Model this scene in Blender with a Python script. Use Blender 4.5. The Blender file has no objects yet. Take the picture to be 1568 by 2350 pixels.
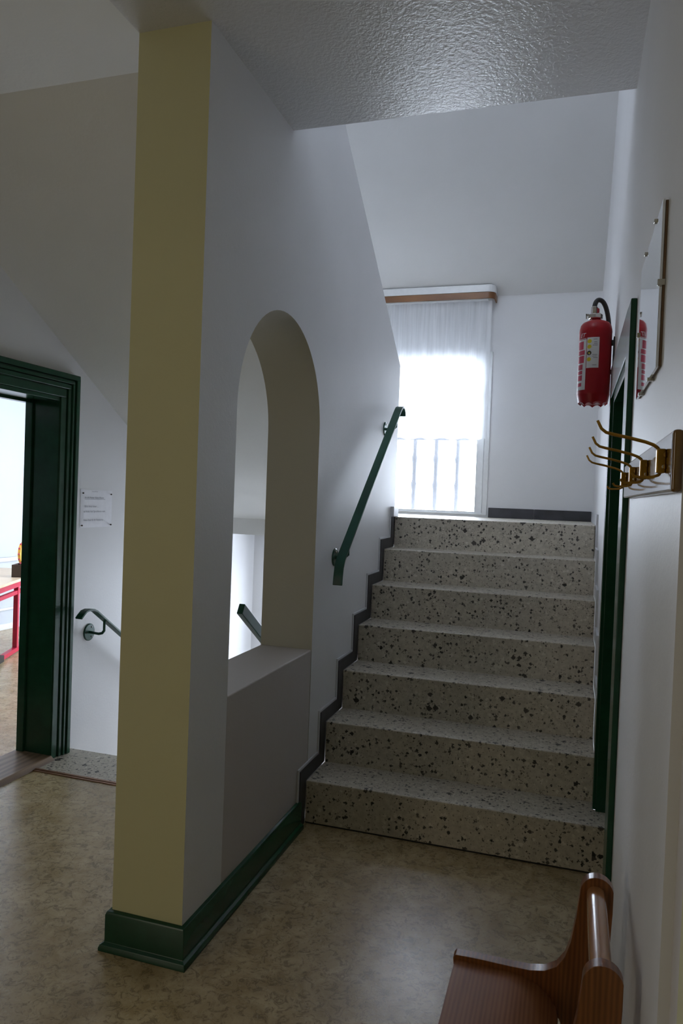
import bpy, bmesh, math, random
from mathutils import Vector, Matrix
from mathutils.geometry import tessellate_polygon

random.seed(7)
SC = bpy.context.scene
COL = SC.collection
PI = math.pi

# ------------------------------------------------------------------ camera
FPX, YAW, PITCH, ROLL, EYE = 1680.9, math.radians(-17.4136), math.radians(-1.1754), math.radians(2.1298), 1.4802
fw = Vector((math.sin(YAW) * math.cos(PITCH), math.cos(YAW) * math.cos(PITCH), math.sin(PITCH)))
r0 = Vector((math.cos(YAW), -math.sin(YAW), 0))
u0 = r0.cross(fw)
rt = r0 * math.cos(ROLL) + u0 * math.sin(ROLL)
up = u0 * math.cos(ROLL) - r0 * math.sin(ROLL)
cam_d = bpy.data.cameras.new('camera')
cam = bpy.data.objects.new('camera', cam_d)
COL.objects.link(cam)
M4 = Matrix((rt, up, -fw)).transposed().to_4x4()
M4.translation = Vector((0, 0, EYE))
cam.matrix_world = M4
cam_d.sensor_fit = 'HORIZONTAL'
cam_d.sensor_width = 36
cam_d.lens = FPX / 1568 * 36
cam_d.clip_start = 0.02
SC.camera = cam

# ------------------------------------------------------------------ light
SKY = 21.0
SC.view_settings.view_transform = 'Standard'
SC.view_settings.look = 'None'
SC.view_settings.gamma = 1
SC.view_settings.exposure = 0.0
w = bpy.data.worlds.new('sky')
SC.world = w
w.use_nodes = True
bg = w.node_tree.nodes['Background']
bg.inputs[0].default_value = (0.77, 0.86, 1.0, 1)
bg.inputs[1].default_value = SKY
SC.cycles.max_bounces = 14
SC.cycles.diffuse_bounces = 9
SC.cycles.glossy_bounces = 5
SC.cycles.transparent_max_bounces = 16
SC.cycles.sample_clamp_indirect = 6


XRW, YFW = .154, 5.70


def area(name, loc, direction, sx, sy, energy=0, color=(1, 1, 1), portal=False):
    l = bpy.data.lights.new(name, 'AREA')
    l.shape = 'RECTANGLE'
    l.size, l.size_y = sx, sy
    l.energy = energy
    l.color = color
    o = bpy.data.objects.new(name, l)
    COL.objects.link(o)
    o.location = loc
    o.rotation_euler = Vector(direction).to_track_quat('-Z', 'Y').to_euler()
    if portal:
        l.cycles.is_portal = True
    return o


# daylight enters through four openings of the building
area('sky_portal_landing', (-1.335, 5.84, 2.02), (0, -1, 0), 1.5, 1.3, portal=True)
area('sky_portal_cellar', (-1.775, YFW + .38, .4), (0, -1, 0), .9, .75, portal=True)
area('sky_portal_entrance', (XRW + .2, 5.425, -.45), (-1, 0, 0), .7, .95, portal=True)
area('sky_portal_classroom', (-5.62, 4.5, 1.475), (1, 0, 0), .95, .8, portal=True)
area('sky_portal_upstairs', (-.9, 1.38, 4.66), (0, 1, 0), .85, .68, portal=True)
area('added_side_light', (-2.6, -.9, 1.25), (1, .45, 0), .9, 2.0, energy=15, color=(1.0, 0.91, 0.74))  # unseen warm light added at the left; no doorway is modelled here


# ------------------------------------------------------------------ materials
class NT:
    def __init__(self, name):
        self.m = bpy.data.materials.new(name)
        self.m.use_nodes = True
        self.t = self.m.node_tree
        self.b = self.t.nodes['Principled BSDF']
        self.out = self.t.nodes['Material Output']

    def n(self, typ, **kw):
        nd = self.t.nodes.new(typ)
        for k, v in kw.items():
            setattr(nd, k, v)
        return nd

    def l(self, a, b):
        self.t.links.new(a, b)

    def coord(self, scale=(1, 1, 1)):
        tc = self.n('ShaderNodeTexCoord')
        mp = self.n('ShaderNodeMapping')
        mp.inputs['Scale'].default_value = scale
        self.l(tc.outputs['Object'], mp.inputs['Vector'])
        return mp.outputs[0]

    def noise(self, vec, scale, detail=3, rough=.55, dist=0):
        nd = self.n('ShaderNodeTexNoise')
        nd.inputs['Scale'].default_value = scale
        nd.inputs['Detail'].default_value = detail
        nd.inputs['Roughness'].default_value = rough
        nd.inputs['Distortion'].default_value = dist
        self.l(vec, nd.inputs['Vector'])
        return nd

    def ramp(self, fac, stops):
        r = self.n('ShaderNodeValToRGB')
        e = r.color_ramp.elements
        while len(e) < len(stops):
            e.new(0.5)
        for el, (p, c) in zip(e, stops):
            el.position = p
            el.color = (*c, 1) if len(c) == 3 else c
        self.l(fac, r.inputs[0])
        return r.outputs[0]

    def math(self, op, a, b=None, clamp=False):
        nd = self.n('ShaderNodeMath', operation=op, use_clamp=clamp)
        for i, x in enumerate((a, b)):
            if x is None:
                continue
            if isinstance(x, (int, float)):
                nd.inputs[i].default_value = x
            else:
                self.l(x, nd.inputs[i])
        return nd.outputs[0]

    def mix(self, fac, a, b):
        nd = self.n('ShaderNodeMix', data_type='RGBA')
        for i, x in ((0, fac), (6, a), (7, b)):
            if isinstance(x, (int, float)):
                nd.inputs[i].default_value = x
            elif isinstance(x, tuple):
                nd.inputs[i].default_value = (*x, 1)
            else:
                self.l(x, nd.inputs[i])
        return nd.outputs[2]

    def bump(self, h, strength, dist=.01):
        b = self.n('ShaderNodeBump')
        b.inputs['Strength'].default_value = strength
        b.inputs['Distance'].default_value = dist
        self.l(h, b.inputs['Height'])
        self.l(b.outputs[0], self.b.inputs['Normal'])
        return b

    def set(self, color=None, rough=None, metal=None, coat=None, spec=None):
        if color is not None:
            if isinstance(color, tuple):
                self.b.inputs['Base Color'].default_value = (*color, 1)
            else:
                self.l(color, self.b.inputs['Base Color'])
        if rough is not None:
            if isinstance(rough, (int, float)):
                self.b.inputs['Roughness'].default_value = rough
            else:
                self.l(rough, self.b.inputs['Roughness'])
        if metal is not None:
            self.b.inputs['Metallic'].default_value = metal
        if coat is not None:
            self.b.inputs['Coat Weight'].default_value = coat
            self.b.inputs['Coat Roughness'].default_value = .06
        if spec is not None:
            self.b.inputs['Specular IOR Level'].default_value = spec
        return self.m


def plain(name, color, rough=.5, metal=0, coat=None, var=.08, bump=0, scale=30, spec=None):
    k = NT(name)
    v = k.coord()
    nz = k.noise(v, scale, 4)
    c2 = tuple(max(0, c * (1 - var)) for c in color)
    c1 = tuple(min(1, c * (1 + var)) for c in color)
    col = k.ramp(nz.outputs['Fac'], [(.3, c2), (.7, c1)])
    k.set(col, rough, metal, coat, spec)
    if bump:
        k.bump(nz.outputs['Fac'], bump, .004)
    return k.m


def plaster(name, color, rough=.6, fine=90, strength=.12, spec=.35):
    k = NT(name)
    v = k.coord()
    big = k.noise(v, 1.6, 4)
    c2 = tuple(c * .95 for c in color)
    col = k.ramp(big.outputs['Fac'], [(.3, c2), (.7, color)])
    k.set(col, rough, spec=spec)
    f = k.noise(v, fine, 5, .6)
    m = k.noise(v, 7, 3)
    h = k.math('ADD', f.outputs['Fac'], k.math('MULTIPLY', m.outputs['Fac'], 1.5))
    k.bump(h, strength, .006)
    return k.m


WHITE = plaster('white_wall_paint', (.74, .74, .75), .5, 80, .12)
YELLOW = plaster('cream_yellow_wall_paint', (.64, .615, .385), .6, 90, .08)
REVEAL = plaster('shade_darkened_reveal_paint', (.50, .48, .41), .65, 80, .12, .25)  # olive tone puts the shade of the arch reveal into its colour
INFILL = plaster('grey_brown_wall_paint', (.54, .50, .48), .6, 70, .12)
SOFFITL = plaster('smooth_white_soffit_paint', (.79, .79, .77), .7, 60, .15)
SOFFIT = plaster('white_soffit_paint', (.70, .70, .70), .7, 60, .15)


def ceiling_mat():
    k = NT('textured_ceiling_paint')
    v = k.coord()
    k.set((.63, .63, .64), .31, spec=.5)
    a = k.noise(v, 75, 3, .5, .4)
    b = k.noise(v, 130, 2)
    h = k.math('ADD', k.ramp(a.outputs['Fac'], [(.38, (0, 0, 0)), (.62, (1, 1, 1))]), k.math('MULTIPLY', b.outputs['Fac'], .4))
    k.bump(h, .20, .004)
    return k.m


CEIL = ceiling_mat()


def lino():
    k = NT('marbled_beige_linoleum')
    v = k.coord()
    big = k.noise(v, 9, 6, .62, .8)
    fl = k.noise(v, 30, 10, .78, 1.2)
    fl2 = k.noise(v, 90, 4, .6, 1.5)
    base = k.ramp(big.outputs['Fac'], [(.32, (.35, .255, .125)), (.68, (.53, .42, .25))])
    m1 = k.ramp(fl.outputs['Fac'], [(.42, (1, 1, 1)), (.50, (0, 0, 0))])
    c = k.mix(k.math('MULTIPLY', m1, .62), base, (.14, .10, .055))
    m2 = k.ramp(fl2.outputs['Fac'], [(.58, (0, 0, 0)), (.70, (1, 1, 1))])
    c = k.mix(k.math('MULTIPLY', m2, .35), c, (.58, .51, .38))
    k.set(c, .27, spec=.6)
    k.bump(fl2.outputs['Fac'], .12, .002)
    return k.m


LINO = lino()


def terrazzo():
    k = NT('terrazzo_stone')
    v0 = k.coord()
    wob = k.noise(v0, 85, 3, .7)
    vm = k.n('ShaderNodeVectorMath', operation='MULTIPLY_ADD')
    k.l(wob.outputs['Color'], vm.inputs[0])
    vm.inputs[1].default_value = (.022, .022, .022)
    k.l(v0, vm.inputs[2])
    v = vm.outputs[0]
    mot = k.noise(v0, 45, 4, .6)
    c = k.ramp(mot.outputs['Fac'], [(.3, (.44, .40, .33)), (.7, (.62, .57, .48))])

    def chips(scale, thr, rad, dark, light, c):
        vo = k.n('ShaderNodeTexVoronoi')
        vo.inputs['Scale'].default_value = scale
        vo.distance = 'MANHATTAN'
        k.l(v, vo.inputs['Vector'])
        sep = k.n('ShaderNodeSeparateColor')
        k.l(vo.outputs['Color'], sep.inputs[0])
        sel = k.math('LESS_THAN', sep.outputs[0], thr)
        rr = k.math('MULTIPLY', k.math('ADD', sep.outputs[1], .35), rad)
        ins = k.math('LESS_THAN', vo.outputs['Distance'], rr)
        mask = k.math('MULTIPLY', sel, ins)
        cc = k.mix(sep.outputs[2], dark, light)
        return k.mix(mask, c, cc)

    c = chips(105, .30, .62, (.10, .08, .06), (.30, .27, .22), c)
    c = chips(60, .16, .65, (.62, .57, .48), (.70, .66, .58), c)
    c = chips(66, .20, .60, (.02, .02, .02), (.12, .11, .095), c)
    c = chips(34, .10, .55, (.018, .017, .017), (.10, .09, .08), c)
    k.set(c, .42, spec=.45)
    return k.m


TERR = terrazzo()
GREEN = plain('dark_green_gloss_paint', (.011, .060, .030), .22, coat=0, var=.12, bump=.015, scale=14, spec=.35)
GREENRAIL = plain('green_rail_enamel', (.012, .072, .046), .3, coat=0, spec=.35)
SLATE = plain('dark_slate_skirting_tile', (.045, .045, .052), .45, var=.3, scale=12)
SKIRTW = plain('white_painted_skirting', (.60, .61, .64), .4, var=.05)
FRAMEW = plain('white_window_paint', (.78, .79, .80), .3, var=.03)
BRASS = plain('dark_brass', (.36, .20, .035), .3, metal=.85, var=.15)
CHROME = plain('bright_nickel', (.62, .60, .55), .25, metal=1, var=.05)
BRASSB = plain('brass_strip_metal', (.32, .17, .10), .4, metal=.6)
RED = plain('red_extinguisher_enamel', (.30, .006, .012), .34, coat=0, spec=.3, var=.05)
REDSTEEL = plain('crimson_powder_coated_steel', (.42, .012, .045), .4, var=.08)
BLACK = plain('black_rubber', (.018, .017, .017), .55)
PAPER = plain('white_paper', (.80, .80, .84), .6, var=.03)
INK = plain('dark_grey_ink', (.10, .10, .13), .7)
STICKER = plain('white_sticker', (.66, .67, .69), .45, var=.03)
STICKY = plain('yellow_sticker_print', (.62, .50, .02), .45)
STICKR = plain('red_sticker_print', (.45, .03, .07), .45)
GREYW = plain('pale_grey_paint', (.60, .62, .64), .5, var=.04)
BALU = plain('grey_galvanised_steel', (.21, .215, .23), .5)
CLOTHO = plain('orange_yellow_plastic', (.80, .42, .06), .45)
DARKWOOD = plain('dark_brown_varnish', (.05, .03, .02), .3)


def wood(name, a, b, scale, axis_scale, rough=.3, coat=.5):
    k = NT(name)
    v = k.coord(axis_scale)
    d = k.noise(v, scale, 4, .6, .6)
    wv = k.n('ShaderNodeTexWave', wave_type='BANDS', bands_direction='X')
    wv.inputs['Scale'].default_value = scale * .55
    wv.inputs['Distortion'].default_value = 5
    wv.inputs['Detail'].default_value = 3
    k.l(v, wv.inputs['Vector'])
    f = k.math('ADD', k.math('MULTIPLY', wv.outputs['Fac'], .35), k.math('MULTIPLY', d.outputs['Fac'], .65))
    c = k.ramp(f, [(.25, a), (.75, b)])
    k.set(c, rough, coat=coat)
    return k.m


SEATW = wood('pine_seat_varnish', (.20, .075, .028), (.31, .125, .048), 60, (1, .05, 1), .45, .0)
SEATW.node_tree.nodes['Principled BSDF'].inputs['Specular IOR Level'].default_value = .25
PANELW = wood('pine_panel_varnish', (.13, .042, .012), (.24, .085, .024), 60, (1, 1, .10), .32, .3)
RAILW = wood('pine_dowel_varnish', (.34, .15, .055), (.46, .23, .10), 20, (1, .05, 1), .2, .8)
RACKW = wood('dark_oak_varnish', (.10, .045, .008), (.18, .085, .014), 16, (1, .1, 1), .12, 1)
PELMETW = wood('orange_brown_veneer', (.16, .062, .016), (.22, .09, .024), 14, (.1, 1, 1), .4, .2)
SILLW = wood('worn_threshold_wood', (.13, .075, .04), (.26, .17, .10), 14, (1, .1, 1), .45, .1)
DESKW = wood('light_beech_laminate', (.62, .46, .30), (.72, .56, .39), 9, (1, .12, 1), .35, .2)


def glass_mat():
    k = NT('window_glass')
    tr = k.n('ShaderNodeBsdfTransparent')
    gl = k.n('ShaderNodeBsdfGlossy')
    gl.inputs['Roughness'].default_value = .02
    fr = k.n('ShaderNodeFresnel')
    fr.inputs[0].default_value = 1.3
    mx = k.n('ShaderNodeMixShader')
    k.l(fr.outputs[0], mx.inputs[0])
    k.l(tr.outputs[0], mx.inputs[1])
    k.l(gl.outputs[0], mx.inputs[2])
    k.l(mx.outputs[0], k.out.inputs[0])
    return k.m


GLASS = glass_mat()


def curtain_mat():
    k = NT('sheer_net_curtain')
    v = k.coord()
    df = k.n('ShaderNodeBsdfDiffuse')
    df.inputs[0].default_value = (.94, .95, .96, 1)
    tl = k.n('ShaderNodeBsdfTranslucent')
    tl.inputs[0].default_value = (.94, .95, .97, 1)
    tr = k.n('ShaderNodeBsdfTransparent')
    m1 = k.n('ShaderNodeMixShader')
    m1.inputs[0].default_value = .5
    k.l(df.outputs[0], m1.inputs[1])
    k.l(tl.outputs[0], m1.inputs[2])
    st = k.noise(k.coord((1, 1, .03)), 60, 3)
    fac = k.ramp(st.outputs['Fac'], [(.35, (.58, .58, .58)), (.65, (.68, .68, .68))])
    m2 = k.n('ShaderNodeMixShader')
    k.l(fac, m2.inputs[0])
    k.l(tr.outputs[0], m2.inputs[1])
    k.l(m1.outputs[0], m2.inputs[2])
    k.l(m2.outputs[0], k.out.inputs[0])
    return k.m


CURT = curtain_mat()


def mirror_mat():
    k = NT('mirror_silvering')
    v = k.coord()
    nz = k.noise(v, 6, 2)
    k.set(k.ramp(nz.outputs['Fac'], [(.3, (.80, .82, .83)), (.7, (.84, .86, .87))]), .02, 1)
    return k.m


MIRR = mirror_mat()


# ------------------------------------------------------------------ mesh helpers
class MB:
    """collects shapes (world coordinates) and links them as one mesh object"""

    def __init__(self):
        self.v, self.f, self.s, self.mi = [], [], [], []
        self.cur = 0

    def add(self, vs, fs, smooth=False):
        o = len(self.v)
        self.v += [Vector(x) for x in vs]
        for f in fs:
            self.f.append([i + o for i in f])
            self.s.append(smooth)
            self.mi.append(self.cur)
        return self

    def box(self, x0, x1, y0, y1, z0, z1):
        vs = [(x, y, z) for x in (x0, x1) for y in (y0, y1) for z in (z0, z1)]
        return self.add(vs, [(0, 1, 3, 2), (4, 6, 7, 5), (0, 4, 5, 1), (2, 3, 7, 6), (0, 2, 6, 4), (1, 5, 7, 3)])

    def prism(self, poly, a, b, axis='X', holes=(), matf=None):
        """polygon (p,q) extruded along axis from a to b; X: (y,z)  Y: (x,z)  Z: (x,y)"""
        def P(p, t):
            if axis == 'X':
                return (t, p[0], p[1])
            if axis == 'Y':
                return (p[0], t, p[1])
            return (p[0], p[1], t)
        loops = [list(poly)] + [list(h) for h in holes]
        flat = [p for lp in loops for p in lp]
        tris = tessellate_polygon([[Vector((p[0], p[1], 0)) for p in lp] for lp in loops])
        n = len(flat)
        vs = [P(p, a) for p in flat] + [P(p, b) for p in flat]
        fs = [tuple(t) for t in tris] + [tuple(i + n for i in reversed(t)) for t in tris]
        k = 0
        for lp in loops:
            m = len(lp)
            for i in range(m):
                j = (i + 1) % m
                fs.append((k + i, k + j, k + j + n, k + i + n))
            k += m
        return self.add(vs, fs)

    def tube(self, pts, r, seg=12, cap=True):
        pts = [Vector(p) for p in pts]
        rs = r if isinstance(r, (list, tuple)) else [r] * len(pts)
        vs, fs = [], []
        t0 = (pts[1] - pts[0]).normalized()
        ref = Vector((0, 0, 1)) if abs(t0.z) < .9 else Vector((1, 0, 0))
        nrm = t0.cross(ref).normalized()
        for i, p in enumerate(pts):
            if i == 0:
                t = t0
            elif i == len(pts) - 1:
                t = (pts[i] - pts[i - 1]).normalized()
            else:
                t = ((pts[i + 1] - p).normalized() + (p - pts[i - 1]).normalized()).normalized()
            nrm = (nrm - t * nrm.dot(t)).normalized()
            bn = t.cross(nrm)
            for s in range(seg):
                a = 2 * PI * s / seg
                vs.append(p + (nrm * math.cos(a) + bn * math.sin(a)) * rs[i])
        for i in range(len(pts) - 1):
            for s in range(seg):
                s2 = (s + 1) % seg
                fs.append((i * seg + s, i * seg + s2, (i + 1) * seg + s2, (i + 1) * seg + s))
        self.add(vs, fs, True)
        if cap:
            for i0 in (0, (len(pts) - 1) * seg):
                self.add([vs[i0 + s] for s in range(seg)], [tuple(range(seg))])
        return self

    def bar(self, pts, wdir, w, t):
        """rectangular bar swept along pts; wdir: fixed width direction"""
        pts = [Vector(p) for p in pts]
        wd = Vector(wdir).normalized()
        vs, fs = [], []
        for i, p in enumerate(pts):
            a = pts[max(0, i - 1)]
            b = pts[min(len(pts) - 1, i + 1)]
            tg = (b - a).normalized()
            n = tg.cross(wd).normalized()
            for sw, sn in ((-1, -1), (1, -1), (1, 1), (-1, 1)):
                vs.append(p + wd * (sw * w / 2) + n * (sn * t / 2))
        for i in range(len(pts) - 1):
            for s in range(4):
                s2 = (s + 1) % 4
                fs.append((i * 4 + s, i * 4 + s2, i * 4 + 4 + s2, i * 4 + 4 + s))
        e = (len(pts) - 1) * 4
        fs += [(0, 1, 2, 3), (e, e + 1, e + 2, e + 3)]
        return self.add(vs, fs)

    def lathe(self, prof, c, axis='Z', seg=40):
        """profile of (radius, height) round an axis through c"""
        c = Vector(c)
        vs, fs = [], []
        for r, h in prof:
            for s in range(seg):
                a = 2 * PI * s / seg
                if axis == 'Z':
                    vs.append(c + Vector((r * math.cos(a), r * math.sin(a), h)))
                elif axis == 'X':
                    vs.append(c + Vector((h, r * math.cos(a), r * math.sin(a))))
                else:
                    vs.append(c + Vector((r * math.cos(a), h, r * math.sin(a))))
        for i in range(len(prof) - 1):
            for s in range(seg):
                s2 = (s + 1) % seg
                fs.append((i * seg + s, i * seg + s2, (i + 1) * seg + s2, (i + 1) * seg + s))
        self.add(vs, fs, True)
        n = len(prof) - 1
        self.add([vs[s] for s in range(seg)], [tuple(range(seg))])
        self.add([vs[n * seg + s] for s in range(seg)], [tuple(range(seg))])
        return self

    def build(self, name, mats, parent=None, bevel=0, seg=2, origin=None):
        o_loc = Vector((0, 0, 0))
        if parent is not None:
            o_loc = parent.matrix_basis.translation.copy()
            p = parent.parent
            while p is not None:
                o_loc += p.matrix_basis.translation
                p = p.parent
        elif origin is not None:
            o_loc = Vector(origin)
        bm = bmesh.new()
        vs = [bm.verts.new(v - o_loc) for v in self.v]
        for f, s, mi in zip(self.f, self.s, self.mi):
            try:
                fc = bm.faces.new([vs[i] for i in f])
            except ValueError:
                continue
            fc.smooth = s
            fc.material_index = mi
        bmesh.ops.remove_doubles(bm, verts=bm.verts, dist=1e-5)
        bmesh.ops.recalc_face_normals(bm, faces=bm.faces)
        me = bpy.data.meshes.new(name)
        bm.normal_update()
        for fc in bm.faces:
            fc.smooth = True
        for ed in bm.edges:
            if len(ed.link_faces) != 2 or ed.calc_face_angle(0) > math.radians(32):
                ed.smooth = False
        bm.to_mesh(me)
        bm.free()
        for m in (mats if isinstance(mats, (list, tuple)) else [mats]):
            me.materials.append(m)
        ob = bpy.data.objects.new(name, me)
        COL.objects.link(ob)
        if parent is not None:
            ob.parent = parent
        elif origin is not None:
            ob.location = o_loc
        if bevel:
            md = ob.modifiers.new('bevel', 'BEVEL')
            md.width = bevel
            md.segments = seg
            md.harden_normals = True
            md.limit_method = 'ANGLE'
            md.angle_limit = math.radians(40)
        return ob


def tag(o, label, cat, group=None):
    o['label'] = label
    o['category'] = cat
    if group:
        o['group'] = group
    return o


def struct(o, label=None, cat=None):
    o['kind'] = 'structure'
    if label:
        o['label'] = label
    if cat:
        o['category'] = cat
    return o


def thing(name, label, cat, loc, group=None):
    o = bpy.data.objects.new(name, None)
    o.empty_display_size = .05
    COL.objects.link(o)
    o.location = loc
    return tag(o, label, cat, group)


def setting(name, loc, label, cat):
    o = bpy.data.objects.new(name, None)
    o.empty_display_size = .05
    COL.objects.link(o)
    o.location = loc
    return struct(o, label, cat)


def arc(cy, cz, r, a0, a1, n):
    return [(cy + r * math.cos(math.radians(a0 + (a1 - a0) * i / n)), cz + r * math.sin(math.radians(a0 + (a1 - a0) * i / n))) for i in range(n + 1)]


# ------------------------------------------------------------------ dimensions
XR = .154            # right wall
XM, XM2 = -1.105, -1.358   # middle wall faces
XL = -2.65           # left wall
HC = 2.914           # ceiling
YF = 5.70            # far window wall
RI, GO, Y0 = .195, .2574, 3.10
ZL = 7 * RI          # half landing level
YP = 2.02            # pillar front
SOF = lambda y: HC - .60 * (y - 2.207)

# ------------------------------------------------------------------ structure
b = MB().box(XL - .1, .5, -3.1, 3.16, -.2, 0)
struct(b.build('floor', LINO), 'marbled beige linoleum floor of the corridor', 'floor')

b = MB().box(XL - .02, XM2, 3.16, 3.494, -.2, .0)
struct(b.build('floor_stairhead', TERR, bevel=.004), 'terrazzo strip at the head of the stairs going down', 'floor')

b = MB().box(XM2, XR, Y0 + 6 * GO + .028, YF + .05, ZL - .185, ZL).box(XL, XM2, 4.9, YF + .05, ZL - .0008, ZL)
struct(b.build('floor_landing', TERR), 'terrazzo half landing below the window', 'floor')
b = MB().box(XL, XR + .1, 3.4, YF + .42, -1.8, -1.7).box(XL, XR, 5.0, YF + .22, -1.7, -1.365)
struct(b.build('floor_lower_landing', TERR), 'terrazzo lower landing at the foot of the stairs', 'floor')

# ceilings
b = MB().prism([(-3.1, HC), (2.707, HC), (2.707, HC + .2), (-3.1, HC + .2)], XM2 + .0, XR + .3, 'X')
struct(b.build('ceiling', CEIL), 'textured white ceiling over the corridor', 'ceiling')
b = MB().prism([(-3.1, HC), (2.207, HC), (2.207, HC + .206), (-3.1, HC + .206)], XL, XM2, 'X')
struct(b.build('ceiling_left_bay', SOFFITL), 'smooth white ceiling left of the pillar', 'ceiling')
# sloped underside of the returning stair flight + underside of the half landing
ys = 4.92
poly = [(2.207, HC), (4.9, SOF(4.9)), (4.9, ZL - .185), (YF + .22, ZL - .185), (YF + .22, ZL - .183), (YF, ZL - .183), (YF, ZL - .001), (ys, ZL - .001)]
for i in range(9):
    y = ys - i * GO
    poly += [(y, ZL + (i + 1) * RI), (y - GO, ZL + (i + 1) * RI)]
poly += [(2.207, ZL + 9 * RI)]
b = MB().prism(poly, XL, XM2, 'X')
struct(b.build('ceiling_stair_soffit', SOFFITL), 'sloping plastered soffit under the upper stair flight', 'ceiling')
# sloped ceiling over the half landing, running up over the stairwell
b = MB().prism([(YF + .45, 2.90), (YF, 3.056), (5.45, 3.15), (5.2, 3.275), (4.9, 3.435), (4.6, 3.61), (4.32, 3.80), (2.3, 5.1), (1.5, 5.1), (1.5, 5.25), (2.3, 5.25), (YF + .45, 3.3)], XL - .1, XR + .3, 'X')
struct(b.build('ceiling_slope', SOFFIT), 'white sloping ceiling above the landing window', 'ceiling')
b = MB().prism([(XL - .1, HC + .1), (XR + .3, HC + .1), (XR + .3, 5.25), (XL - .1, 5.25)], 1.4, 1.5, 'Y', holes=[[(-1.3, 4.35), (-.5, 4.35), (-.5, 4.98), (-1.3, 4.98)]])
struct(b.build('wall_upper_back', WHITE), 'white wall of the upper storey', 'wall')

# middle wall with the arched opening, its cream pillar end and the sloping parapet
c_y, c_z, c_r = 2.716, 1.770, .430
hole = [(c_y - c_r, .0)] + [(c_y - c_r, c_z)] + arc(c_y, c_z, c_r, 180, 0, 36)[1:-1] + [(c_y + c_r, c_z), (c_y + c_r, .0)]
b = MB()
outl = [(YP, 0), (c_y - c_r, 0), (c_y - c_r, c_z)] + arc(c_y, c_z, c_r, 180, 0, 36)[1:-1] + [(c_y + c_r, c_z), (c_y + c_r, 0), (3.45, 0), (3.45, -1.6), (4.69, -1.6), (4.69, 2.35), (2.2, 4.04), (YP, 4.04)]
b.prism(outl, XM2, XM, 'X')
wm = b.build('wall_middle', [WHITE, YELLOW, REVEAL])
for p in wm.data.polygons:
    if p.normal.y < -.9 and abs(p.center.y - YP) < .01:
        p.material_index = 1
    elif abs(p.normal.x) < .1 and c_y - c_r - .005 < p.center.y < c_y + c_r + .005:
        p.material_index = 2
struct(wm, 'white stair wall with arched opening and cream pillar end', 'wall')
b = MB().box(XM2, XM - .0005, c_y - c_r, c_y + c_r, 0, .778)
b.build('sill_panel', INFILL, wm, bevel=.006)['label'] = 'grey brown panel below the arched opening'

# left wall (with door opening)
DY0, DY1, DZ = 2.35, 3.302, 1.962
b = MB().prism([(-3.1, -1.7), (YF + .42, -1.7), (YF + .42, 5.2), (-3.1, 5.2)], XL - .2, XL, 'X', holes=[[(DY0, -.05), (DY1, -.05), (DY1, DZ), (DY0, DZ)]])
struct(b.build('wall_left', WHITE), 'white left wall with the sheet of paper and the green door', 'wall')

# far wall with landing window and lower entrance opening
WX0, WX1, WZ0, WZ1 = -2.05, -.62, ZL + .015, 2.632
b = MB().prism([(XL, ZL - .185), (XR + .3, ZL - .185), (XR + .3, 3.2), (XL, 3.2)], YF, YF + .22, 'Y',
               holes=[[(WX0, WZ0), (WX1, WZ0), (WX1, WZ1), (WX0, WZ1)]])
struct(b.build('wall_far', WHITE), 'white far wall with the landing window', 'wall')
b = MB().prism([(XL, -1.7), (XR + .3, -1.7), (XR + .3, ZL - .184), (XL, ZL - .184)], YF + .22, YF + .42, 'Y', holes=[[(-2.2, .05), (-1.35, .05), (-1.35, .75), (-2.2, .75)]])
struct(b.build('wall_far_lower', WHITE), 'white far wall of the lower stair landing', 'wall')
b = MB().box(XM2, XR, 3.45, 3.55, -1.7, 0)
struct(b.build('wall_under_stairs', WHITE), 'white wall under the stairs', 'wall')

# right wall with door opening
RY0, RY1, RZ = 2.375, 3.275, 1.935
b = MB().prism([(1.18, -1.7), (YF + .42, -1.7), (YF + .42, 5.2), (1.18, 5.2)], XR, XR + .22, 'X',
               holes=[[(RY0, -.05), (RY1, -.05), (RY1, RZ), (RY0, RZ)], [(5.1, -.9), (5.75, -.9), (5.75, .0), (5.1, .0)]])
struct(b.build('wall_right', WHITE), 'white right wall with coat hooks and mirror', 'wall')
b = MB()
b.box(XR + .016, XR + .22, 1.085, 1.18, -.05, 3.1)
b.build('trim_1', plaster('grey_white_wall_paint', (.66, .63, .62), .6))
struct(bpy.data.objects['trim_1'], 'narrow grey white wall strip at the right edge', 'trim')
b = MB().box(XR + .012, XR + .22, -3.1, 1.085, -.05, 3.1)
struct(b.build('wall_right_near', YELLOW), 'cream yellow wall at the right edge', 'wall')
b = MB().prism([(XL, -.1), (.4, -.1), (.4, 3.1), (XL, 3.1)], -3.2, -3.0, 'Y')
struct(b.build('wall_back', YELLOW), 'cream yellow end wall of the corridor', 'wall')


# baseboards of the pillar and the sill panel (profiled, with a quarter round at the floor)
def base_profile():
    return [(0, 0), (.030, 0), (.030, .010), (.026, .020), (.016, .026), (.016, .112), (.012, .122), (0, .126)]


b = MB()
pr = base_profile()
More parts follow.
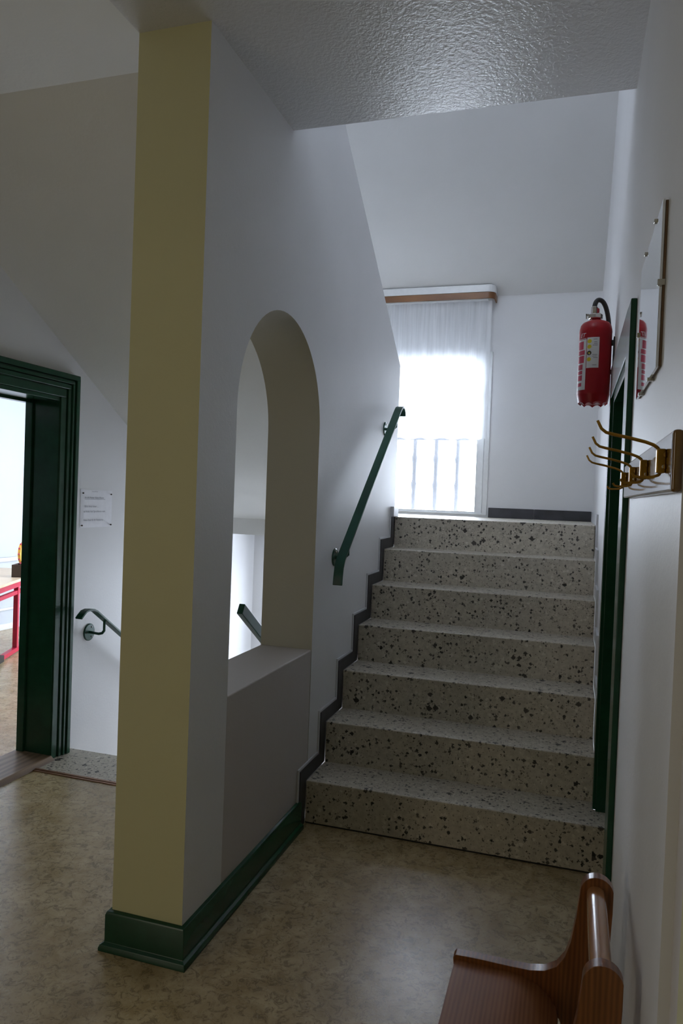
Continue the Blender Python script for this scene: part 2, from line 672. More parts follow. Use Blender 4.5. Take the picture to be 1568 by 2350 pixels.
# run along Y on the middle wall's right face, mitred round the pillar corner
yend = 3.045
path = [((XM2, 2.30), (-1, 0)), ((XM2, YP), (-1, -1)), ((XM, YP), (1, -1)), ((XM, yend), (1, 0))]
vs, fs = [], []
for (px, py), (nx, ny) in path:
    for d, z in pr:
        vs.append((px + nx * d, py + ny * d, z))
n = len(pr)
for i in range(len(path) - 1):
    for j in range(n):
        j2 = (j + 1) % n
        fs.append((i * n + j, i * n + j2, i * n + n + j2, i * n + n + j))
fs += [tuple(range(n)), tuple(range(3 * n, 4 * n))]
b.add(vs, fs)
struct(b.build('baseboard_pillar', GREEN, bevel=.002), 'dark green baseboard round the pillar foot', 'baseboard')
b = MB().prism([(XR, 0), (XR - .016, 0), (XR - .016, .12), (XR, .126)], 1.18, 2.235, 'Y')
struct(b.build('baseboard_right', GREEN), 'dark green baseboard behind the bench', 'baseboard')

# ------------------------------------------------------------------ stairs
st = thing('staircase', 'terrazzo steps rising to the window landing', 'staircase', (-.48, Y0, 0))
for k in range(7):
    xr = XR - .013 if k else .33
    b = MB()
    y1 = Y0 + (k + 1) * GO + (.02 if k < 6 else 0)
    z0 = max(0, k * RI - .02) if k else .006
    if k == 0:
        b.box(XM + .013, XR - .013, Y0, y1, z0, RI)
    elif k == 6:
        b.box(XM + .013, xr, Y0 + k * GO, Y0 + k * GO + .028, z0, ZL)
    else:
        b.box(XM + .013, xr, Y0 + k * GO, y1, z0, (k + 1) * RI)
    b.build('step', TERR, st, bevel=.005)
b = MB().box(XM + .014, XR - .013, Y0 + .004, Y0 + .05, 0, .008)
b.build('base_joint', BLACK, st)

b = MB().box(XR - .018, XR + .17, Y0, RY1 - .001, .006, RI)
struct(b.build('trim_11', TERR), 'terrazzo doorstep running into the right doorway', 'trim')

sd = thing('staircase', 'terrazzo steps leading down beside the left wall', 'staircase', (-2.0, 3.494, -.2))
for k in range(6):
    b = MB().box(XL + .004, XM2 - .004, 3.494 + k * GO + .001, 3.494 + (k + 1) * GO + .02, -(k + 1) * RI - .25, -(k + 1) * RI)
    b.build('step', TERR, sd, bevel=.004)


# stepped skirting
def stepped(off_y, off_z, y_end, z_start):
    lo, hi = [], []
    for k in range(7):
        y = Y0 + k * GO
        lo += [(y, k * RI if k else z_start), (y, (k + 1) * RI)]
        hi += [(y - off_y, k * RI + off_z if k else z_start), (y - off_y, (k + 1) * RI + off_z)]
    if y_end < 5:
        hi[-1] = (hi[-1][0], ZL)
    else:
        lo.append((y_end, ZL))
        hi.append((y_end, ZL + off_z))
    return lo, hi


def skirting(x0, x1, lo, hi, name, mat, label):
    b = MB().prism(lo + hi[::-1], x0, x1, 'X')
    return struct(b.build(name, mat, bevel=.0015), label, 'trim')


lo, hi = stepped(.075, .062, 4.63, .0)
skirting(XM, XM + .012, lo, hi, 'trim_2', SLATE, 'dark slate stepped skirting left of the stairs')
lo2, hi2 = stepped(.088, .074, 4.63, .10)
lip_lo, lip_hi = hi, hi2
skirting(XM, XM + .008, hi, hi2, 'trim_3', SKIRTW, 'thin white plaster edge above the slate skirting')
lo, hi = stepped(.080, .068, YF - .012, .195)
lo = [(p[0], p[1]) for p in lo[2:]]
hi = [(p[0], p[1]) for p in hi[2:]]
lo[0] = (lo[0][0], RI)
hi[0] = (Y0 + GO - .08, RI)
skirting(XR - .012, XR, lo, hi, 'trim_4', SKIRTW, 'white painted stepped skirting right of the stairs')
b = MB().box(WX1 + .012, -.27, YF - .012, YF, ZL, ZL + .075).box(-.267, XR - .013, YF - .012, YF, ZL, ZL + .075)
struct(b.build('trim_5', SLATE, bevel=.002), 'dark slate skirting on the landing below the far wall', 'trim')
b = MB().box(XM2 - .012, XM + .022, 4.575, 4.705, ZL, ZL + .066)
struct(b.build('trim_6', SKIRTW, bevel=.004), 'white skirting wrapped round the wall end on the landing', 'trim')

# brass edging strip between linoleum and terrazzo, wooden threshold of the left door
b = MB().box(XL + .03, XM2, 3.133, 3.146, 0, .004).box(XL + .03, XM2, 3.150, 3.164, 0, .006)
struct(b.build('trim_7', BRASSB), 'brass edging strip between linoleum and terrazzo', 'trim')
b = MB().prism([(XL + .045, 0), (XL + .02, .022), (XL - .21, .026), (XL - .235, .0)], DY0, DY1, 'Y')
struct(b.build('trim_8', SILLW, bevel=.003), 'worn wooden threshold of the left doorway', 'trim')


# ------------------------------------------------------------------ doors
def casing(b, x, sx, y0, y1, ztop, wd, steps, z0=0):
    """stepped architrave on a wall parallel to Y; steps = (from_inner, to_outer, thickness)"""
    for a, c, t in steps:
        xs = sorted((x, x + sx * t))
        for s, ye in ((-1, y0), (1, y1)):
            ya, yb = sorted((ye + s * a, ye + s * c))
            b.box(xs[0], xs[1], ya, yb, z0, ztop + a)
        b.box(xs[0], xs[1], y0 - c, y1 + c, ztop + a, ztop + c)


d1 = setting('door_1', (XL, (DY0 + DY1) / 2, 0), 'dark green moulded door frame of the left room', 'door')
b = MB()
casing(b, XL, 1, DY0, DY1, DZ, .128, [(0, .043, .018), (.048, .072, .026), (.076, .092, .034), (.092, .099, .026), (.101, .128, .040)])
casing(b, XL, 1, DY0, DY1, DZ, .128, [(0, .128, .012)])
b.build('casing', GREEN, d1, bevel=.003)
b = MB()
b.box(XL - .2, XL + .010, DY1 - .004, DY1 - .0005, .0, DZ - .0005)
b.box(XL - .2, XL + .010, DY0 + .0005, DY0 + .022, .0, DZ - .0005)
b.box(XL - .2, XL + .010, DY0, DY1, DZ - .022, DZ - .0005)
b.box(XL - .2, XL - .155, DY1 - .018, DY1 - .004, .0, DZ - .02)
b.box(XL - .2, XL - .155, DY0 + .02, DY0 + .036, .0, DZ - .02)
b.box(XL - .2, XL - .155, DY0 + .02, DY1 - .02, DZ - .036, DZ - .02)
b.build('jamb', GREEN, d1, bevel=.002)
b = MB().box(XL - 1.13, XL - .205, DY0 - .03, DY0 + .01, .03, DZ - .03)  # unseen open leaf, added to keep the bright room's light off the jamb
b.build('door_leaf_light_block', GREEN, d1, bevel=.003)

d2 = setting('door_2', (XR, (RY0 + RY1) / 2, 0), 'dark green door frame in the right wall beside the stairs', 'door')
b = MB()
t = .017
b.box(XR - t, XR - .0003, RY0 - .14, RY0, 0, RZ + .14)
b.box(XR - t, XR - .0003, RY1, RY1 + .075, RI, RZ + .14)
b.box(XR - t, XR - .0003, RY0, RY1, RZ, RZ + .14)
b.build('casing', GREEN, d2, bevel=.003)
b = MB()
b.box(XR - .005, XR + .2, RY1 - .02, RY1 - .0005, RI, RZ)
b.box(XR - .005, XR + .2, RY0 + .0005, RY0 + .02, 0, RZ)
b.box(XR - .005, XR + .2, RY0, RY1, RZ - .02, RZ - .0005)
b.box(XR + .08, XR + .12, RY0 + .02, RY0 + .035, 0, RZ - .02)
b.box(XR + .08, XR + .12, RY0 + .02, RY1 - .02, RZ - .035, RZ - .02)
b.build('jamb', GREEN, d2, bevel=.002)
b = MB().box(XR + .125, XR + .165, RY0 + .021, RY1 - .021, RI - .01, RZ - .021).box(XR + .205, XR + .235, RY0 - .1, RY1 + .1, -.1, RZ + .1)  # second box is an unseen backing added to stop light leaking round the leaf
b.build('door_leaf_light_block', GREEN, d2, bevel=.002)

# ------------------------------------------------------------------ landing window
w1 = setting('window_1', (WX1 - .7, YF, WZ0), 'white framed window standing on the half landing', 'window')
FY0, FY1 = YF + .012, YF + .075


def ring(b, x0, x1, z0, z1, tx, tz0, tz1, y0, y1):
    b.box(x0, x0 + tx, y0, y1, z0, z1)
    b.box(x1 - tx, x1, y0, y1, z0, z1)
    b.box(x0 + tx, x1 - tx, y0, y1, z0, z0 + tz0)
    b.box(x0 + tx, x1 - tx, y0, y1, z1 - tz1, z1)


b = MB()
ring(b, WX0, WX1, WZ0, WZ1, .034, .012, .03, FY0 - .02, FY1)
b.build('window_frame', FRAMEW, w1, bevel=.003)
b = MB()
ring(b, WX0 + .034, WX1 - .034, WZ0 + .012, WZ1 - .03, .064, .012, .06, FY0, FY1 - .012)
b.box(WX0 + .044, WX1 - .044, FY0 - .012, FY0, WZ1 - .042, WZ1 - .036)
b.box(WX1 - .05, WX1 - .042, FY0 - .012, FY0, WZ0 + .02, WZ1 - .036)
b.box(-1.30, -1.235, FY0 - .008, FY1 - .012, WZ0 + .5, WZ0 + .5001)
b.build('sash', FRAMEW, w1, bevel=.003)
b = MB().box(WX0 + .09, WX1 - .09, FY0 + .028, FY0 + .034, WZ0 + .02, WZ1 - .08)
b.build('pane', GLASS, w1)
b = MB().box(WX1 - .16, WX1 - .06, FY0 - .03, FY0 - .016, 2.285, 2.305).box(WX1 - .075, WX1 - .055, FY0 - .018, FY0, 2.26, 2.33)
b.build('handle', CHROME, w1, bevel=.004)

# balustrade bars outside the window
rg = thing('window_guard_railing', 'pale outdoor guard railing with knobbed bars seen through the window', 'railing', (-1.3, 5.97, ZL))
for i in range(6):
    x = -.895 - .178 * i
    b = MB().lathe([(.022, .0), (.023, .015), (.021, .03), (.021, .19), (.027, .215), (.029, .23), (.027, .245), (.020, .27), (.020, .40), (.027, .43), (.029, .445), (.027, .46), (.020, .48), (.020, .60)], (x, 5.97, ZL + .01), 'Z', 14)
    b.build('baluster', BALU, rg)
b = MB().box(-2.1, -.56, 5.955, 5.985, ZL + .608, ZL + .63)
b.build('top_rail', BALU, rg, bevel=.004)
b = MB().box(-2.1, -.56, 5.955, 5.985, ZL - .01, ZL + .01)
b.build('bottom_rail', BALU, rg, bevel=.003)

# curtain rail (veneered pelmet bent round at the end)
cr = thing('curtain_rail', 'orange brown wooden curtain rail above the landing window', 'curtain rail', (-1.35, YF - .1, 3.03))
Yc_ = YF - .15
pts = [(-2.2, Yc_, 3.025), (-.66, Yc_, 3.025)] + [(-.66 + .05 * math.sin(a), Yc_ + .05 - .05 * math.cos(a), 3.025) for a in [PI / 2 * i / 6 for i in range(1, 7)]] + [(-.61, YF - .002, 3.025)]
b = MB().bar(pts, (0, 0, 1), .048, .010)
b.build('pelmet', PELMETW, cr, bevel=.002)
b = MB().bar([(p[0], p[1], 3.077) for p in pts], (0, 0, 1), .054, .0096)
b.build('fascia', FRAMEW, cr, bevel=.002)
b = MB().box(-2.2, -.66, Yc_ + .03, Yc_ + .09, 3.003, 3.012)
b.build('track', FRAMEW, cr)

# sheer curtain with folds, lace edge
cu = MB()
nx, x0, x1 = 260, -2.18, -.632
zt, zb = 2.999, 1.955
rows = [zt, 2.9, 2.62, 2.3, 2.0, zb]
vs, fs = [], []
for j, z in enumerate(rows):
    for i in range(nx + 1):
        x = x0 + (x1 - x0) * i / nx
        amp = .004 + .006 * j / 5
        y = Yc_ + .06 + amp * math.sin(x * 74 + .6 * math.sin(x * 9)) + .003 * math.sin(x * 31 + j)
        zz = z + (.008 * math.sin(x * 37) if j == 5 else 0)
        vs.append((x, y, zz))
for j in range(len(rows) - 1):
    for i in range(nx):
        a = j * (nx + 1) + i
        fs.append((a, a + 1, a + nx + 2, a + nx + 1))
cu.add(vs, fs, True)
cm = cu.build('net_curtain', CURT, origin=(-1.4, Yc_ + .06, zb))
md = cm.modifiers.new('cloth_thickness', 'SOLIDIFY')
md.thickness = .0006
tag(cm, 'sheer white net curtain hanging over the landing window', 'curtain')


# ------------------------------------------------------------------ handrails
def plate(b, c, r, h, sx):
    b.lathe([(r, 0), (r, h * .6 * sx), (r * .9, h * sx)], c, 'X', 28)


hr = thing('handrail', 'green flat handrail rising along the wall above the stairs', 'handrail', (XM, 3.85, 1.6))
xc = XM + .066
rail = [(xc, 3.292, 1.062), (xc, 3.297, 1.10), (xc, 3.308, 1.145), (xc, 3.330, 1.180), (xc, 3.36, 1.205), (xc, 4.395, 2.023), (xc, 4.425, 2.042), (xc, 4.455, 2.050), (xc, 4.485, 2.044), (xc, 4.505, 2.026), (xc, 4.513, 2.0)]
MB().bar(rail, (1, 0, 0), .046, .012).build('rail', GREENRAIL, hr, bevel=.0025)
for (py, pz) in ((3.436, 1.182), (4.347, 1.903)):
    b = MB()
    plate(b, (XM, py, pz), .044, .007, 1)
    pl = b.build('wall_plate', GREENRAIL, hr)
    for s in (-1, 1):
        MB().lathe([(.006, .006), (.006, .009), (.003, .010)], (XM, py + .0, pz + s * .028), 'X', 12).build('screw', CHROME, pl)
    b = MB().tube([(XM + .005, py, pz), (XM + .04, py, pz), (XM + .055, py + .004, pz + .006), (xc, py + .010, pz + .016), (xc, py - .0, 1.205 + (py - 3.36) * .790 - .008)], .008)
    b.build('bracket_arm', GREENRAIL, hr)

h2 = thing('handrail', 'green handrail going down along the left wall by the paper sheet', 'handrail', (XL, 3.7, .6))
xl = XL + .105
sl = -.675
p0 = (3.555, .775)
rail = [(xl - .004, 3.39, .760), (xl, 3.405, .778), (xl, 3.43, .795), (xl, 3.46, .800), (xl, 3.50, .795), (xl, 3.53, .782), (xl, 3.555, .765)]
rail += [(xl, 3.555 + d, .765 + sl * d) for d in (.03, .5, 1.0, 1.45)]
MB().bar(rail, (1, 0, 0), .042, .012).build('rail', GREENRAIL, h2, bevel=.0025)
for k, (py, pz) in enumerate(((3.62, .640), (4.65, -.055))):
    b = MB()
    plate(b, (XL, py, pz), .050, .008, 1)
    pl = b.build('wall_plate', GREENRAIL, h2)
    for aa in (60, 180, 300):
        MB().lathe([(.005, .006), (.005, .010), (.002, .011)], (XL, py + .032 * math.cos(math.radians(aa)), pz + .032 * math.sin(math.radians(aa))), 'X', 10).build('screw', DARKWOOD, pl)
    b = MB().tube([(XL + .005, py, pz), (XL + .07, py, pz - .004), (XL + .092, py, pz + .002), (xl, py, pz + .018), (xl, py, .765 + sl * (py - 3.555) - .005)], .008)
    b.build('bracket_arm', GREENRAIL, h2)

h3 = thing('handrail', 'short green handrail end seen through the arched opening', 'handrail', (XM2, 3.6, .7))
x3 = -1.445
y3, z3 = 3.10, .945
MB().bar([(x3, y3, z3), (x3, y3 + 1.4, z3 - .66 * 1.4)], (1, 0, 0), .030, .052).build('rail', GREENRAIL, h3, bevel=.004)
for py in (3.55, 4.2):
    b = MB()
    plate(b, (XM2, py, z3 - .66 * (py - y3) - .08), .045, .008, -1)
    b.build('wall_plate', GREENRAIL, h3)
    b = MB().tube([(XM2, py, z3 - .66 * (py - y3) - .08), (x3 + .02, py, z3 - .66 * (py - y3) - .08), (x3, py, z3 - .66 * (py - y3) - .02)], .008)
    b.build('bracket_arm', GREENRAIL, h3)


# ------------------------------------------------------------------ text helper
def text_mesh(body, size, shear=0, space=1.0):
    cu = bpy.data.curves.new('writing', 'FONT')
    cu.body = body
    cu.size = size
    cu.shear = shear
    cu.space_character = space
    cu.extrude = 0
    cu.resolution_u = 2
    o = bpy.data.objects.new('writing', cu)
    COL.objects.link(o)
    bpy.context.view_layer.update()
    dg = bpy.context.evaluated_depsgraph_get()
    me = o.evaluated_get(dg).to_mesh()
    vs = [v.co.copy() for v in me.vertices]
    fs = [tuple(p.vertices) for p in me.polygons]
    o.evaluated_get(dg).to_mesh_clear()
    bpy.data.objects.remove(o)
    bpy.data.curves.remove(cu)
    return vs, fs


# ------------------------------------------------------------------ paper notice on the left wall
no = thing('paper_notice', 'white paper notice with printed lines pinned to the left wall', 'notice', (XL, 3.655, 1.245))
ny0, ny1, nz0, nz1 = 3.505, 3.803, 1.250, 1.470
b = MB()
vs, fs = [], []
N = 12
for i in range(N + 1):
    for j in range(N + 1):
        u, v = i / N, j / N
        edge = min(u, 1 - u, v, 1 - v)
        x = XL + .0012 + .004 * math.sin(PI * min(1, edge * 4)) * (.5 + .5 * math.sin(5 * u + 3 * v)) * .6
        vs.append((x, ny0 + (ny1 - ny0) * u + .004 * (1 - v), nz0 + (nz1 - nz0) * v - .005 * u * v))
for i in range(N):
    for j in range(N):
        a = i * (N + 1) + j
        fs.append((a, a + 1, a + N + 2, a + N + 1))
b.add(vs, fs, True)
b.build('sheet', PAPER, no)
b = MB()
for body, size, yy, zz in (('An alle Nutzer dieses Hauses', .0140, ny0 + .034, 1.418), ('Bitte etwas leiser ....', .0145, ny0 + .036, 1.367),
                           ('es finden hier Sprachkurse statt.', .0145, ny0 + .028, 1.338), ('Vielen Dank f\u00fcr Ihr Verst\u00e4ndnis ...', .0135, ny0 + .028, 1.289)):
    vs, fs = text_mesh(body, size * 1.05, space=1.02)
    b = MB().add([(XL + .0062, yy + p.x, zz + p.y) for p in vs], fs)
    b.build('writing', INK, no)
MB().box(XL + .0058, XL + .0062, ny0 + .034, ny0 + .225, 1.4135, 1.4148).build('underline', INK, no)
MB().box(XL + .0058, XL + .0062, ny0 + .10, ny0 + .155, 1.4565, 1.4578).build('header_line', INK, no)
for (yy, zz) in ((ny0 + .018, nz1 - .022), (ny1 - .016, nz1 - .026), (ny0 + .014, nz0 + .014), (ny1 - .012, nz0 + .012)):
    MB().lathe([(.002, 0), (.002, .006), (.0048, .007), (.0048, .010), (.003, .012)], (XL, yy, zz), 'X', 12).build('pin', DARKWOOD, no)

# ------------------------------------------------------------------ mirror
mi = thing('wall_mirror', 'frameless mirror clipped to the right wall above the coat hooks', 'mirror', (XR, 1.76, 1.755))
MB().box(XR - .005, XR - .0005, 1.535, 1.985, 1.755, 2.074).build('backing_board', SILLW, mi)
MB().box(XR - .0105, XR - .0055, 1.533, 1.987, 1.753, 2.076).build('mirror_glass', MIRR, mi, bevel=.0008)
for (yy, zz, dy, dz) in ((1.530, 1.915, .006, .010), (1.990, 1.915, .006, .010), (1.66, 1.750, .010, .006), (1.87, 1.750, .010, .006), (1.66, 2.079, .010, .006), (1.87, 2.079, .010, .006)):
    MB().box(XR - .0145, XR - .0005, yy - dy * .6, yy + dy * .6, zz - dz * .6, zz + dz * .6).build('clip', CHROME, mi, bevel=.001)

# ------------------------------------------------------------------ coat rack
ck = thing('coat_rack', 'dark wooden coat rack with brass double hooks on the right wall', 'coat rack', (XR, 1.7, 1.505))
MB().box(XR - .017, XR - .0005, 1.168, 2.19, 1.505, 1.598).build('board', RACKW, ck, bevel=.006)
BX = XR - .017
for y in (1.245, 1.535, 1.81, 2.10):
    b = MB().box(BX - .0135, BX, y - .007, y + .007, 1.536, 1.574)
    for s in (-1, 1):
        b.box(BX - .004, BX, y - .013, y + .013, 1.555 + s * .009 - .004, 1.555 + s * .009 + .004)
    hk = b.build('hook', BRASS, ck, bevel=.002)
    pts = []
    ctrl = [(BX - .009, 1.570), (BX - .012, 1.5755), (BX - .018, 1.580), (BX - .030, 1.5845), (BX - .055, 1.591), (BX - .078, 1.596), (BX - .089, 1.599), (BX - .0965, 1.605), (BX - .103, 1.618)]
    MB().tube([(x, y, z) for x, z in ctrl], [.0028] * 6 + [.0026, .0025, .0024], 10).build('upper_prong', BRASS, hk)
    ctrl = [(BX - .004, 1.541), (BX - .009, 1.533), (BX - .018, 1.5295), (BX - .036, 1.5285), (BX - .044, 1.530), (BX - .048, 1.536)]
    MB().tube([(x, y, z) for x, z in ctrl], .0025, 10).build('lower_prong', BRASS, hk)
    for s in (-1, 1):
        MB().lathe([(.0032, 0), (.0032, -.002), (.0015, -.003)], (BX - .0035, y + s * .0095, 1.555 + s * .009), 'X', 12).build('screw', CHROME, hk)

# ------------------------------------------------------------------ fire extinguisher
FX, FY, FR = .0715, 3.50, .0705
zb_, zt_ = 1.930, 2.308
fe = thing('fire_extinguisher', 'red fire extinguisher with black hose hung above the right door', 'fire extinguisher', (FX, FY, zb_))
prof = [(.02, zb_ + .012), (FR * .80, zb_ + .012), (FR * .88, zb_ + .018), (FR * .985, zb_ + .045), (FR * 1.01, zb_ + .052), (FR, zb_ + .056), (FR, zt_ - .050), (FR * 1.008, zt_ - .046), (FR * .99, zt_ - .034), (FR * .93, zt_ - .016), (FR * .80, zt_ - .004), (FR * .55, zt_ + .004), (FR * .30, zt_ + .010), (FR * .24, zt_ + .022), (.001, zt_ + .022)]
MB().lathe([(r, z - 0) for r, z in prof], (FX, FY, 0), 'Z', 56).build('cylinder', RED, fe)
# scalloped plastic foot ring
vs, fs = [], []
S = 64
for i in range(S):
    a = 2 * PI * i / S
    for r, z in ((FR * .99, zb_ + .046), (FR * .90, zb_ + .012 + .005 * abs(math.sin(a * 4))), (FR * .72, zb_ + .002 + .010 * abs(math.sin(a * 4))), (FR * .66, zb_ + .030)):
        vs.append((FX + r * math.cos(a), FY + r * math.sin(a), z))
for i in range(S):
    i2 = (i + 1) % S
    for j in range(3):
        fs.append((i * 4 + j, i2 * 4 + j, i2 * 4 + j + 1, i * 4 + j + 1))
MB().add(vs, fs, True).build('foot_ring', RED, fe)
VX = FX - .008
b = MB().lathe([(.016, zt_ + .012), (.028, zt_ + .014), (.031, zt_ + .018), (.031, zt_ + .034), (.026, zt_ + .038), (.016, zt_ + .038)], (VX + .004, FY, 0), 'Z', 8)
b.box(VX - .037, VX - .024, FY - .006, FY + .006, zt_ + .030, zt_ + .039).box(VX - .037, VX - .032, FY - .006, FY + .006, zt_ + .018, zt_ + .039)
b.build('valve_collar', CHROME, fe, bevel=.001)
MB().lathe([(.0175, zt_ + .038), (.018, zt_ + .042), (.018, zt_ + .060), (.015, zt_ + .063)], (VX + .002, FY, 0), 'Z', 24).build('cap', RED, fe)
MB().lathe([(.012, zt_ + .036), (.0135, zt_ + .040), (.0135, zt_ + .066), (.010, zt_ + .070)], (VX - .002, FY - .012, 0), 'Z', 6).build('hose_nut', CHROME, fe)
hx = VX - .002
hose = [(hx, FY - .012, zt_ + .062), (hx + .001, FY - .012, zt_ + .078), (hx + .008, FY - .011, zt_ + .095), (hx + .020, FY - .008, zt_ + .100), (hx + .035, FY - .003, zt_ + .092), (hx + .048, FY + .004, zt_ + .070), (hx + .057, FY + .012, zt_ + .040), (hx + .064, FY + .022, zt_ + .005), (hx + .068, FY + .032, zt_ - .04), (hx + .069, FY + .040, zt_ - .15), (hx + .069, FY + .042, zb_ + .10)]
# smooth
def smooth(pts, it=2):
    pts = [Vector(p) for p in pts]
    for _ in range(it):
        q = [pts[0]]
        for a, c in zip(pts[:-1], pts[1:]):
            q += [a * .75 + c * .25, a * .25 + c * .75]
        pts = q + [pts[-1]]
    return pts
MB().tube(smooth(hose), .0105, 16).build('hose', BLACK, fe)
b = MB().box(XR - .006, XR - .0005, FY - .02, FY + .02, 2.06, 2.24)
b.box(FX + FR - .004, XR, FY - .012, FY + .012, 2.075, 2.095).box(FX + FR - .006, XR, FY - .018, FY + .018, 2.205, 2.225)
b.build('wall_bracket', BLACK, fe, bevel=.002)


def wrap(b, a0, a1, z0, z1, off, n=10):
    """patch lying on the cylinder; angle measured from the -Y direction towards +X"""
    vs, fs = [], []
    for i in range(n + 1):
        a = math.radians(a0 + (a1 - a0) * i / n)
        for z in (z0, z1):
            vs.append((FX + (FR + off) * math.sin(a), FY - (FR + off) * math.cos(a), z))
    for i in range(n):
        fs.append((2 * i, 2 * i + 2, 2 * i + 3, 2 * i + 1))
    b.add(vs, fs, True)


def wrap_disc(b, ac, zc, r, off):
    vs = []
    for i in range(24):
        a = 2 * PI * i / 24
        an = math.radians(ac) + r * math.cos(a) / FR
        vs.append((FX + (FR + off) * math.sin(an), FY - (FR + off) * math.cos(an), zc + r * math.sin(a)))
    b.add(vs, [tuple(range(24))])


def wrap_text(b, body, size, ac, zc, off, shear=0):
    vs, fs = text_mesh(body, size, shear)
    q = []
    for p in vs:
        an = math.radians(ac) + p.x / FR
        q.append((FX + (FR + off) * math.sin(an), FY - (FR + off) * math.cos(an), zc + p.y))
    b.add(q, fs)


LZ1, LZ0 = 2.228, 2.093
b = MB()
wrap(b, -30, 13, LZ0, LZ1, .0006)
lb = b.build('safety_label', STICKER, fe)
for z in (2.211, 2.187, 2.131):
    b = MB()
    wrap_disc(b, -21, z, .0092, .0010)
    b.build('yellow_symbol', STICKY, lb)
b = MB()
wrap_disc(b, -21, 2.159, .0100, .0010)
b.build('black_symbol', BLACK, lb)
b = MB()
wrap(b, -24.5, -17.5, 2.1555, 2.1625, .0014, 2)
b.build('yellow_band', STICKY, lb)
for z in (2.218, 2.206, 2.199, 2.192, 2.150, 2.143, 2.136, 2.104):
    b = MB()
    wrap(b, -10 + random.uniform(0, 8), 5 + random.uniform(0, 4), z, z + .0018, .0010, 5)
    b.build('small_print', INK, lb)
b = MB()
wrap(b, -74, -32, 1.998, 2.222, .0006)
ib = b.build('instruction_label', STICKER, fe)
for z0, z1, a1 in ((2.178, 2.214, -44), (2.154, 2.174, -38), (2.118, 2.150, -40), (2.088, 2.112, -45), (2.068, 2.084, -46), (2.040, 2.064, -46), (2.014, 2.030, -48)):
    b = MB()
    wrap(b, -72, a1, z0, z1, .0010, 6)
    b.build('red_print', STICKR, ib)
b = MB()
wrap_text(b, 'ET', .026, -63, 2.232, .0008, .35)
wrap(b, -72, -33, 2.2245, 2.2265, .0008, 4)
b.build('white_lettering', STICKER, fe)

# ------------------------------------------------------------------ pine bench
bn = thing('bench', 'short varnished pine bench with a round back rail at the right wall', 'bench', (-.04, 1.53, 0))
out = [(-.217, .430), (-.212, .437), (-.16, .4385), (-.09, .438), (-.045, .439), (-.015, .445), (.010, .460), (.027, .485), (.038, .520), (.047, .575), (.053, .630)]
out += [(.088 + .0345 * math.cos(math.radians(a)), .6385 + .0345 * math.sin(math.radians(a))) for a in range(178, -1, -15)]
out += [(.1215, .60), (.119, .54), (.110, .44), (.095, .36), (.092, .30), (.105, .0), (.060, .0), (.045, .29), (.02, .345), (-.02, .372), (-.12, .385), (-.135, .37), (-.155, 0), (-.20, 0), (-.185, .375), (-.215, .405)]
for yc in (1.692, 1.372):
    MB().prism(out, yc - .013, yc + .013, 'Y').build('side_panel', PANELW, bn, bevel=.008, seg=4)
seat = [(-.213, .426), (-.205, .4265), (-.09, .4255), (-.06, .422), (-.03, .412), (-.005, .394), (.012, .370), (.018, .345), (.004, .340), (-.010, .365), (-.035, .388), (-.07, .400), (-.205, .404), (-.213, .408)]
MB().prism(seat, 1.384, 1.680, 'Y').build('seat', SEATW, bn, bevel=.002)
MB().tube([(.086, 1.378, .634), (.086, 1.69, .634)], .0205, 24).build('back_rail', RAILW, bn)

# ------------------------------------------------------------------ classroom behind the left door
RXW, RYW = -5.47, 7.0
b = MB().box(RXW - .1, XL - .2, 1.0, RYW + .1, -.2, 0)
struct(b.build('floor_classroom', LINO), 'beige linoleum floor of the bright room', 'floor')
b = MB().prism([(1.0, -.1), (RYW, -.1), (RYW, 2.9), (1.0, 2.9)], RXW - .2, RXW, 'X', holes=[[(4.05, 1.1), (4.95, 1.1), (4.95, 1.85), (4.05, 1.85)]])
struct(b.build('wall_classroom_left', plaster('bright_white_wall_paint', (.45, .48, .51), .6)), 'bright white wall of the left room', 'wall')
b = MB().prism([(RXW, -.1), (XL - .2, -.1), (XL - .2, 2.9), (RXW, 2.9)], RYW, RYW + .2, 'Y')
struct(b.build('wall_classroom_far', WHITE), 'white window wall of the left room', 'wall')
b = MB().box(RXW, XL - .2, .9, 1.0, -.1, 2.9)
struct(b.build('wall_classroom_near', WHITE), 'white near wall of the left room', 'wall')
b = MB().box(RXW, XL - .2, 1.0, RYW, 2.62, 2.75).box(RXW, RXW + .06, 1.0, RYW, 2.44, 2.62)
struct(b.build('ceiling_classroom', GREYW), 'pale ceiling of the left room', 'ceiling')
b = MB().box(RXW, RXW + .03, 1.0, RYW, .70, .74)
struct(b.build('trim_9', GREYW, bevel=.003), 'pale rail along the left room wall', 'trim')
b = MB().box(RXW, RXW + .02, 1.0, RYW, .20, .225).box(RXW, RXW + .015, 1.0, RYW, 0, .06)
struct(b.build('trim_10', GREYW, bevel=.003), 'low pale rail along the left room wall', 'trim')

# work table
O = Vector((-4.636, 5.307, 0))
e = Vector((-.40, .917, 0)).normalized()
wv = Vector((-.917, -.40, 0))


def obox(b, u0, u1, w0, w1, z0, z1):
    vs = [O + e * u + wv * w_ + Vector((0, 0, z)) for u in (u0, u1) for w_ in (w0, w1) for z in (z0, z1)]
    b.add(vs, [(0, 1, 3, 2), (4, 6, 7, 5), (0, 4, 5, 1), (2, 3, 7, 6), (0, 2, 6, 4), (1, 5, 7, 3)])
    return b


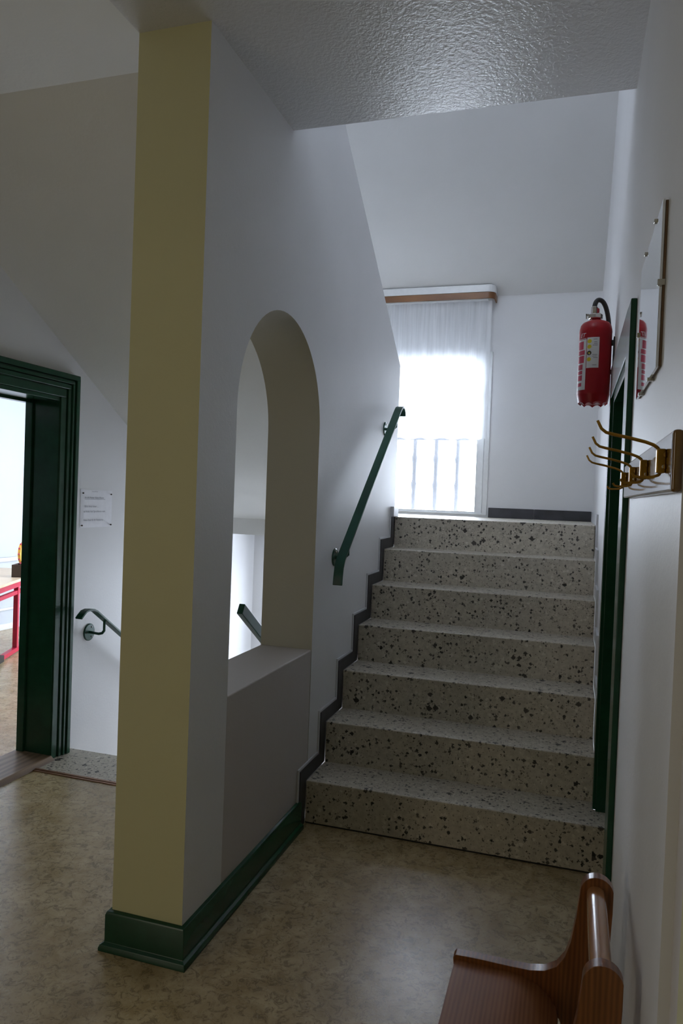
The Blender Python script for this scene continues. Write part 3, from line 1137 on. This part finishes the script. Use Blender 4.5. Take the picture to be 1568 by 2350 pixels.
tb = thing('work_table', 'pale wooden table with crimson steel frame in the left room', 'table', tuple(O))
obox(MB(), -.85, .75, -.05, .62, .640, .664).build('table_top', DESKW, tb, bevel=.003)
for name, w0 in (('front', .0), ('rear', .42)):
    f = MB()
    obox(f, -.36, .6, w0 - .02, w0 + .02, .012, .05)
    obox(f, -.8, .7, w0 - .02, w0 + .02, .585, .640)
    obox(f, -.8, .7, w0 - .015, w0 + .015, .52, .555)
    f.build('frame', REDSTEEL, tb, bevel=.003)
    for u in ((-.018, .40, -.62) if name == 'front' else (.05, .34, .52)):
        obox(MB(), u - .02, u + .02, w0 - .02, w0 + .02, .05, .585).build('leg', REDSTEEL, tb, bevel=.003)
    obox(MB(), -.52, -.36, w0 - .024, w0 + .024, 0, .055).build('foot_cap', BLACK, tb, bevel=.004)

# dark box with pale front and the round orange clock above it
bx = thing('desk_box', 'small dark brown box at the table edge in the left room', 'box', tuple(O + Vector((0, 0, .664))))
f = MB()
obox(f, .00, .16, -.035, .055, .664, .670)
obox(f, .00, .008, -.035, .055, .67, .775)
obox(f, .152, .16, -.035, .055, .67, .775)
obox(f, .008, .152, .047, .055, .67, .775)
f.build('body', DARKWOOD, bx, bevel=.001)
f = MB()
obox(f, .030, .058, -.01, .03, .671, .765)
f.build('pale_content', plain('pale_yellow_card', (.75, .68, .36), .6), bx)
sn = thing('round_ornament', 'round orange ornament with red knobs peeping round the green door frame', 'ornament', tuple(O + e * .105 + Vector((0, 0, .776))))
cc = O + e * .105 + Vector((0, 0, .870))
vs, fs = [], []
S = 40
for off in (-.012, .012):
    for i in range(S):
        a = 2 * PI * i / S
        r = .092 + .003 * math.cos(a * 12)
        vs.append(cc + e * (r * math.cos(a)) + Vector((0, 0, r * math.sin(a))) + wv * off)
fs += [tuple(range(S)), tuple(range(S, 2 * S))]
for i in range(S):
    fs.append((i, (i + 1) % S, S + (i + 1) % S, S + i))
MB().add(vs, fs).build('disc', CLOTHO, sn, bevel=.002)
for a in range(0, 360, 30):
    p = cc + e * (.097 * math.cos(math.radians(a))) + Vector((0, 0, .097 * math.sin(math.radians(a))))
    MB().lathe([(.001, -.009), (.006, -.006), (.009, 0), (.006, .006), (.001, .009)], p, 'Z', 10).build('knob', STICKR, sn)
MB().tube([O + e * .105 + Vector((0, 0, .7755)), O + e * .105 + Vector((0, 0, .79))], .004, 8).build('stem', DARKWOOD, sn)
